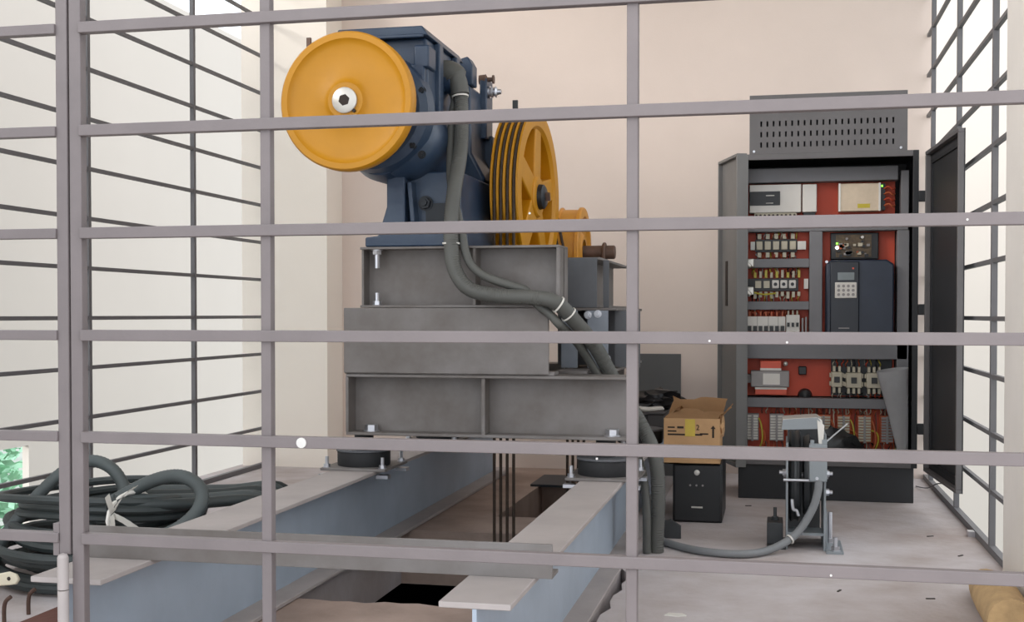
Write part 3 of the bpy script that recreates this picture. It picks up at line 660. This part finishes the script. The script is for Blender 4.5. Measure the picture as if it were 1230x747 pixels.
# vented hood on top: front panel with real slots
m = M(); hx0, hx1, hz0, hz1, hy = -.126, .589, 1.6355, 1.912, 5.845
xs = [hx0]; zs = [hz0]; ncol = 22
for k in range(ncol):
    xm = -.072 + k*(.598/(ncol-1)); xs += [xm-.004, xm+.004]
xs.append(hx1)
for zc in (1.678,1.727,1.777): zs += [zc-.0125, zc+.0125]
zs.append(hz1)
G = [[[m.bm.verts.new((x, y, z)) for x in xs] for z in zs] for y in (hy, hy+.002)]
na, nb = len(zs)-1, len(xs)-1
def solid(a, b): return 0 <= a < na and 0 <= b < nb and not (a % 2 == 1 and b % 2 == 1)
for a in range(na):
    for b in range(nb):
        if not solid(a, b): continue
        for g_ in G: m.bm.faces.new((g_[a][b], g_[a][b+1], g_[a+1][b+1], g_[a+1][b]))
        for (da, db, p, q) in ((-1,0,(a,b),(a,b+1)),(1,0,(a+1,b),(a+1,b+1)),(0,-1,(a,b),(a+1,b)),(0,1,(a,b+1),(a+1,b+1))):
            if not solid(a+da, b+db): m.bm.faces.new((G[0][p[0]][p[1]], G[0][q[0]][q[1]], G[1][q[0]][q[1]], G[1][p[0]][p[1]]))
hd = mk('vent_hood', m, 'cab_grey', t, label='grey hood panel with three rows of vent slots')
m = M(); m.box(hx0,hx0+.003,hy+.002,6.2,hz0,hz1); m.box(hx1-.003,hx1,hy+.002,6.2,hz0,hz1); m.box(hx0+.003,hx1-.003,hy+.002,6.2,hz1-.003,hz1); m.box(hx0+.003,hx1-.003,6.197,6.2,hz0,hz1-.003)
mk('hood_case', m, 'cab_grey', hd)
mk('hood_inner', bx(hx0+.03,hx1-.03,6.0,6.15,hz0+.001,hz1-.05), 'cab_black', hd)
for x in (-.105,.56): mk('screw', cy((x,hy-.001,1.648),(x,hy-.004,1.648),.006,n=8), 'zinc', hd)
# doors
def door_panel(h, e, za, zb, th, lip, ma):
    h = Vector((*h,0)); e = Vector((*e,0)); d = (e-h); L = d.length; d.normalize(); n = Vector((-d.y, d.x, 0))   # n = left of d
    def mt(): return Matrix(((d.x,n.x,0,h.x),(d.y,n.y,0,h.y),(0,0,1,0),(0,0,0,1)))
    return L, mt()
L, mt = door_panel((.692,5.815), (.735,5.10), .158, 1.622, .02, .03, 'cab_dark')
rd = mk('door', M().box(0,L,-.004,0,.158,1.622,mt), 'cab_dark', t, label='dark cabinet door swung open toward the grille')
m = M(); s = -1
m.box(0,L,-.028,-.004,1.606,1.622,mt); m.box(0,L,-.028,-.004,.158,.174,mt); m.box(L-.016,L,-.028,-.004,.174,1.606,mt); m.box(0,.016,-.028,-.004,.174,1.606,mt)
mk('door_lip', m, 'cab_grey', rd, bevel=.002)
mk('gasket', M().box(.05,L-.05,-.012,-.004,.20,.215,mt).box(.05,L-.05,-.012,-.004,1.56,1.575,mt).box(.05,.065,-.012,-.004,.215,1.56,mt).box(L-.065,L-.05,-.012,-.004,.215,1.56,mt), 'cab_black', rd)
for z in (.35,.90,1.42):
    mk('hinge', bx(.638,.690,5.812,5.836,z-.025,z+.025), 'cab_black', rd, bevel=.003)
L, mt = door_panel((-.166,5.832), (-.268,6.15), .15, 1.640, .02, .03, 'cab_side')
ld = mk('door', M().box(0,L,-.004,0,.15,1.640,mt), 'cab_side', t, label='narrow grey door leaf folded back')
m = M(); m.box(0,L,-.003,.02,1.626,1.640,mt); m.box(0,L,-.003,.02,.15,.164,mt); m.box(L-.012,L,-.003,.02,.164,1.626,mt); m.box(-.004,.012,-.03,.02,.15,1.64,mt)
mk('door_lip', m, 'cab_side', ld, bevel=.002)
mk('lock_slot', M().box(.22,.25,-.002,.004,.92,1.14,mt), 'ink', ld)
mk('wire', M().tube(spline([(.70,6.42,.004),(.735,6.25,.02),(.765,6.12,.06),(.80,6.02,.07),(.835,5.95,.05),(.80,5.92,.09),(.74,5.95,.10)],6), .003, 6), 'plastic_black', None, label='thin black wire lying on the floor under the cabinet door', cat='wire')
# grey rolled sheet standing in the cabinet corner
m = M(); pr = []
nA = 28
for zf, (cxx, rxx) in ((0,(.585,.020)),(.5,(.560,.045)),(1,(.532,.072))):
    pr.append([m.bm.verts.new((cxx + rxx*math.cos(2*math.pi*k/nA), 5.88 + rxx*.4*math.sin(2*math.pi*k/nA), .20+.42*zf+.012*zf*math.sin(2*math.pi*k/nA+1))) for k in range(nA)])
for a in range(2):
    for k in range(nA): m.bm.faces.new((pr[a][k], pr[a][(k+1)%nA], pr[a+1][(k+1)%nA], pr[a+1][k]))
bmesh.ops.solidify(m.bm, geom=m.bm.faces[:], thickness=.002)
mk('rolled_sheet', m, 'paper_grey', None, label='grey sheet rolled into a cone standing in the open cabinet', cat='sheet')
mk('plastic_bag', M().blob((.28,5.915,.252),.10,.05,.085,.45,5,3), 'bag_black', None, label='crumpled black plastic bag in the bottom of the open cabinet', cat='bag')

# ================================================================== UPS, CARTON AND CLUTTER
t = thing('power_backup_unit', 'black battery backup box standing on the floor under the carton', 'power unit', (-.319,5.3,0))
mk('case', bx(-.424,-.217,5.13,5.50,.0,.2475), 'plastic_black', t, bevel=.006)
mk('front_panel', bx(-.418,-.223,5.12,5.13,.006,.242), 'plastic_black', t, bevel=.004)
mk('power_button', M().lathe((-.322,5.12,.212),(0,-1,0),[(0,.012),(.004,.011),(.005,0)],18), 'silver', t)
for k in range(3): mk('led', cy((-.350+k*.026,5.12,.158),(-.350+k*.026,5.118,.158),.0045,n=8), 'trafo_grey', t)
mk('badge', bx(-.345,-.298,5.1185,5.12,.062,.069), 'silver', t, bevel=.001)
t = thing('carton', 'torn open brown cardboard carton resting on the black battery box', 'carton', (-.343,5.25,.248))
X0, X1, Y0, Y1, Z0, Z1 = -.461, -.227, 5.115, 5.36, .248, .440
mk('front_side', bx(X0,X1,Y0,Y0+.005,Z0,Z1), 'cardboard', t); mk('back_side', bx(X0,X1,Y1-.005,Y1,Z0,Z1), 'cardboard', t)
mk('left_side', bx(X0,X0+.005,Y0+.005,Y1-.005,Z0,Z1), 'cardboard', t); mk('right_side', bx(X1-.005,X1,Y0+.005,Y1-.005,Z0,Z1), 'cardboard', t)
mk('bottom', bx(X0,X1,Y0,Y1,Z0,Z0+.004), 'cardboard', t)
def flap(p0, p1, off, seed, n=8):
    m = M(); p0 = Vector(p0); p1 = Vector(p1); off = Vector(off); rnd = random.Random(seed); rows = []
    for j in range(5):
        rows.append([m.bm.verts.new(p0.lerp(p1, i/n) + off*(j/4) + Vector((rnd.uniform(-1,1),rnd.uniform(-1,1),rnd.uniform(-1,1)))*.008*(j/4+.0)) for i in range(n+1)])
    for j in range(4):
        for i in range(n): m.bm.faces.new((rows[j][i],rows[j][i+1],rows[j+1][i+1],rows[j+1][i]))
    bmesh.ops.solidify(m.bm, geom=m.bm.faces[:], thickness=.003)
    return m
mk('flap', flap((X0,Y0+.002,Z1),(X1-.01,Y0+.002,Z1),(.03,.09,.030),1), 'cardboard', t)
mk('flap', flap((X1-.002,Y0,Z1),(X1-.002,Y1,Z1),(.045,.01,.045),2), 'cardboard', t)
mk('flap', flap((X0,Y1,Z1),(X1,Y1,Z1),(.02,.02,.07),3), 'cardboard', t)
mk('flap', flap((X0,Y0+.05,Z1),(X0,Y1,Z1),(.06,.02,.035),4), 'cardboard', t)
mk('flap', M().blob((X1+.002,5.20,.40),.014,.075,.055,.35,6,2), 'cardboard', t)
mk('tape', bx(-.372,-.330,Y0-.0015,Y0,.365,.437), 'tape_yellow', t)
for (a, b, z, h) in ((-.445,-.415,.402,.006),(-.445,-.408,.386,.006),(-.405,-.378,.402,.009),(-.445,-.300,.372,.007),(-.44,-.424,.322,.012),(-.414,-.398,.320,.014),(-.388,-.362,.322,.010),(-.352,-.33,.321,.012),(-.32,-.302,.32,.014),(-.29,-.262,.322,.009),(-.31,-.275,.376,.006)):
    mk('print', bx(a,b,Y0-.001,Y0,z-h/2,z+h/2), 'ink', t)
tx = bpy.data.curves.new('print', 'FONT'); tx.body = '2'; tx.size = .032; tx.extrude = .0004
to = bpy.data.objects.new('print', tx); dg = None
C.objects.link(to); bpy.context.view_layer.update()
me = bpy.data.meshes.new_from_object(to.evaluated_get(bpy.context.evaluated_depsgraph_get())); bpy.data.objects.remove(to)
me.materials.clear(); me.materials.append(MATS['ink'])
to = bpy.data.objects.new('print', me); C.objects.link(to); to.parent = t; to.location = Vector((-.327,Y0-.001,.392)) - ORG[t.name]; to.rotation_euler = (R(90),0,0)
mk('arrow_mark', M().prism([(-.259,.360),(-.251,.360),(-.251,.398),(-.244,.398),(-.255,.412),(-.266,.398),(-.259,.398)], 'y', Y0-.001, Y0), 'ink', t)
t = thing('storage_tub', 'dark grey tub resting on the floor beam beside the torn carton', 'tub', (-.56,5.64,.3005))
m = M(); m.prism([(-.612,.3005),(-.506,.3005),(-.498,.42),(-.620,.42)], 'y', 5.54, 5.76)
mk('body', m, 'tub_grey', t, bevel=.006); mk('rim', M().box(-.626,-.492,5.53,5.77,.42,.43), 'tub_grey', t, bevel=.003)
mk('cable_loop', M().tube([(-.565+.055*math.cos(a/16*2*math.pi), 5.59+.045*math.sin(a/16*2*math.pi), .441+.003*math.sin(a)) for a in range(16)], .008, 8, closed=True), 'plastic_white', None, label='loop of white cable lying on the dark grey tub', cat='cable')
mk('plastic_bag', M().blob((-.545,5.72,.474),.12,.07,.050,.45,7,1), 'bag_black', None, label='crumpled black plastic bag on top of the dark grey tub', cat='bag')
mk('plastic_bag', M().blob((-.400,5.575,.215),.055,.045,.26,.2,5,9), 'bag_black', None, label='tall black plastic bag bunched behind the torn carton', cat='bag')
mk('panel_board', bx(-.79,-.500,6.55,6.575,0,.664), 'board_grey', None, label='flat dark grey panel standing upright against the cream back wall', cat='panel', bevel=.003)
mk('steel_plate', bx(-1.22,-1.02,6.02,6.40,0,.012), 'machine_dark', None, label='dark steel plate on the floor beside the rear rope opening', cat='plate')

# ================================================================== CABLE HEAP
def coil(cx, cy_, rx, ry, z0, turns, r, seed, dz, n=40):
    rnd = random.Random(seed); pts = []
    for k in range(turns):
        jx = rnd.uniform(-.04,.04); jy = rnd.uniform(-.04,.04); s = rnd.uniform(.82,1.06); zz = z0 + dz*k
        for a in range(n):
            th = 2*math.pi*a/n; pts.append((cx+jx*math.sin(th*.5)+rx*s*math.cos(th), cy_+jy*math.sin(th*.5)+ry*s*math.sin(th), zz + dz*a/n + .012*math.sin(2*th+seed)))
    return pts
mk('cable_coil', M().tube(spline(coil(-2.20,3.66,.34,.34,.02,9,.013,1,.0205),1), .0165, 8), 'cable_black', None, label='black cable wound in a thick coil at the bottom of the heap', cat='cable coil')
mk('cable_coil', M().tube(spline(coil(-2.16,3.62,.30,.28,.222,3,.012,5,.026),1), .0140, 8), 'cable_black', None, label='dark green grey cable coil on top of the thick black coil', cat='cable coil')
hA = [(-2.46,3.40,.03),(-2.43,3.42,.14),(-2.385,3.45,.22),(-2.335,3.50,.30),(-2.27,3.55,.372),(-2.20,3.58,.396),(-2.13,3.58,.375),(-2.08,3.57,.32),(-2.06,3.55,.25)]
mk('hose', corrugated(M(), hA, .0205, 12, pitch=.012), 'hose', None, label='ribbed grey hose arching high at the back of the cable heap', cat='hose')
hB = [(-2.12,3.36,.20),(-2.07,3.42,.265),(-1.99,3.46,.32),(-1.90,3.47,.36),(-1.82,3.46,.372),(-1.76,3.45,.352),(-1.73,3.43,.315),(-1.735,3.40,.27),(-1.78,3.37,.225),(-1.85,3.34,.19)]
mk('hose', corrugated(M(), hB, .0215, 12, pitch=.012), 'hose', None, label='ribbed grey hose looping over the white tie strips', cat='hose')
rnd = random.Random(11)
for k in range(7):
    o = rnd.uniform(-.02,.02); dy = k*.052
    pts = [(-2.02,3.36+dy,.29+.012*(k%2)),(-1.97,3.41+dy,.285+.012*(k%2)),(-1.90,3.46+dy,.280+.012*(k%2)),(-1.80,3.55+dy,.275+.010*(k%2)),(-1.70,3.64+dy,.275+.008*(k%2)),(-1.655,3.72+dy,.26-.012*k)]
    mk('cable', M().tube(spline(pts,6), .0155 if k % 2 else .0185, 10), 'hose' if k % 3 else 'cable_black', None, label='dark cable in the straight bundle lying beside the floor beam', cat='cable', group='cables in the straight bundle')
t = thing('tie_strip', 'torn translucent white plastic strip knotted around the cable bundle', 'tie strip', (-1.97,3.40,.25))
wrap = [(-1.975+.05*math.cos(R(a))*.5, 3.44+.10*math.cos(R(a)), .245+.075*math.sin(R(a))) for a in range(0,360,20)]
mk('wrap', M().tube(wrap, .007, 6, closed=True), 'tie', t)
for pts in ([(-1.985,3.345,.27),(-1.965,3.34,.30),(-1.935,3.34,.335),(-1.905,3.345,.352)], [(-1.985,3.345,.27),(-1.99,3.335,.30),(-1.995,3.33,.325)], [(-1.985,3.34,.265),(-1.93,3.32,.25),(-1.87,3.31,.22),(-1.835,3.305,.20)], [(-1.985,3.34,.265),(-1.965,3.31,.24),(-1.955,3.30,.20)]):
    m = M(); sp = spline(pts, 5); rows = []
    for i, p in enumerate(sp):
        wv = Vector((.008,0,.006)) if i % 2 else Vector((.0075,0,.007)); rows.append((m.bm.verts.new(p-wv), m.bm.verts.new(p+wv)))
    for a, b in zip(rows, rows[1:]): m.bm.faces.new((a[0],a[1],b[1],b[0]))
    bmesh.ops.solidify(m.bm, geom=m.bm.faces[:], thickness=.0012)
    mk('tail', m, 'tie', t)
m = M().prism([(-2.42,.028),(-2.30,.055),(-2.275,.048),(-2.265,.032),(-2.275,.018),(-2.30,.014),(-2.42,.0)], 'y', 0, .014)
bmesh.ops.translate(m.bm, verts=m.bm.verts, vec=(.035,3.225,.045))
t = thing('brush_handle', 'cream wooden brush handle lying against the coiled black cable', 'brush', (-2.3,3.23,.05))
mk('handle', m, 'wood_handle', t, bevel=.004); mk('hang_hole', cy((-2.262,3.2255,.080),(-2.262,3.2235,.080),.006,n=10), 'ink', t)
for k, (x, y) in enumerate(((-2.145,3.035),(-2.135,3.135))):
    mk('rebar_hook', M().tube(spline([(x,y,0),(x,y,.04),(x+.006,y,.062),(x+.02,y+.004,.075)],4), .006, 8), 'rebar', None, label='short bent rusty rebar stub sticking up from the floor by the coil', cat='rebar', group='rebar stubs by the coil')

# ================================================================== SMALL THINGS ON THE FLOOR
m = M(); n = 16; rings = []
for (y, r, z) in ((3.40,.062,.062),(3.62,.064,.062),(3.80,.058,.058),(3.90,.050,.052),(3.96,.034,.048),(4.02,.026,.045),(4.06,.018,.04)):
    rings.append([m.bm.verts.new((.615+(y-3.4)*.03+r*(1+.10*noise.noise(Vector((k,y*9,1))))*math.cos(2*math.pi*k/n), y, max(.001, z+r*(1+.10*noise.noise(Vector((k,y*9,4))))*math.sin(2*math.pi*k/n)))) for k in range(n)])
for a, b in zip(rings, rings[1:]):
    for k in range(n): m.bm.faces.new((a[k],a[(k+1)%n],b[(k+1)%n],b[k]))
m.bm.faces.new(rings[0][::-1]); m.bm.faces.new(rings[-1])
t = thing('sack_bundle', 'rolled tan sackcloth bundle tied at its end, lying along the column', 'bundle', (.62,3.7,0))
mk('roll', m, 'sack', t)
mk('tie', M().tube([(.633+.036*math.cos(2*math.pi*k/14),3.955,.049+.036*math.sin(2*math.pi*k/14)) for k in range(14)], .005, 6, closed=True), 'sack', t)
for k, (x, y, a) in enumerate(((.64,4.17,.1),(.47,3.9,.2),(.66,4.62,.9),(.60,5.0,.5),(-.12,5.62,.3),(.2,3.95,1.2))):
    mk('debris_flake', M().box(-.014,.014,-.003,.003,0,.003, Matrix.Translation((x,y,0)) @ Matrix.Rotation(a,4,'Z')), 'debris', None, label='thin dark flake of debris on the concrete floor', cat='debris', group='flakes of debris on the floor')
m = M().prism([(-.03,-.012),(.01,-.018),(.035,-.004),(.02,.014),(-.018,.012)], 'z', 0, .004); bmesh.ops.translate(m.bm, verts=m.bm.verts, vec=(-.285,3.53,0))
mk('paper_scrap', m, 'tie', None, label='small white paper scrap on the concrete floor by the beam', cat='scrap')

# ================================================================== GREENERY OUTSIDE
t = thing('garden_shrub', 'leafy green shrub with glare put into its leaf colour, outside beyond the low end of the white wall', 'shrub', (-7.4,10.45,-3.3))
mk('stem', cy((-7.4,10.45,-3.3),(-7.4,10.45,-1.2),.07,n=10,r2=.04), 'bark', t)
m = M(); rnd = random.Random(2)
for k in range(2600):
    d = Vector((rnd.gauss(0,1),rnd.gauss(0,1),rnd.gauss(0,1))).normalized(); rr = rnd.random()**.4
    c = Vector((-7.4,10.45,-1.0)) + Vector((d.x*1.5,d.y*1.9,d.z*1.3))*rr
    a = Vector((rnd.uniform(-1,1),rnd.uniform(-1,1),rnd.uniform(-.4,.6))).normalized(); b = a.orthogonal().normalized(); s = rnd.uniform(.05,.10)
    v = [m.bm.verts.new(c + a*s), m.bm.verts.new(c + b*s*.5), m.bm.verts.new(c - a*s), m.bm.verts.new(c - b*s*.5)]; m.bm.faces.new(v)
mk('foliage', m, 'leaf', t, kind='stuff')
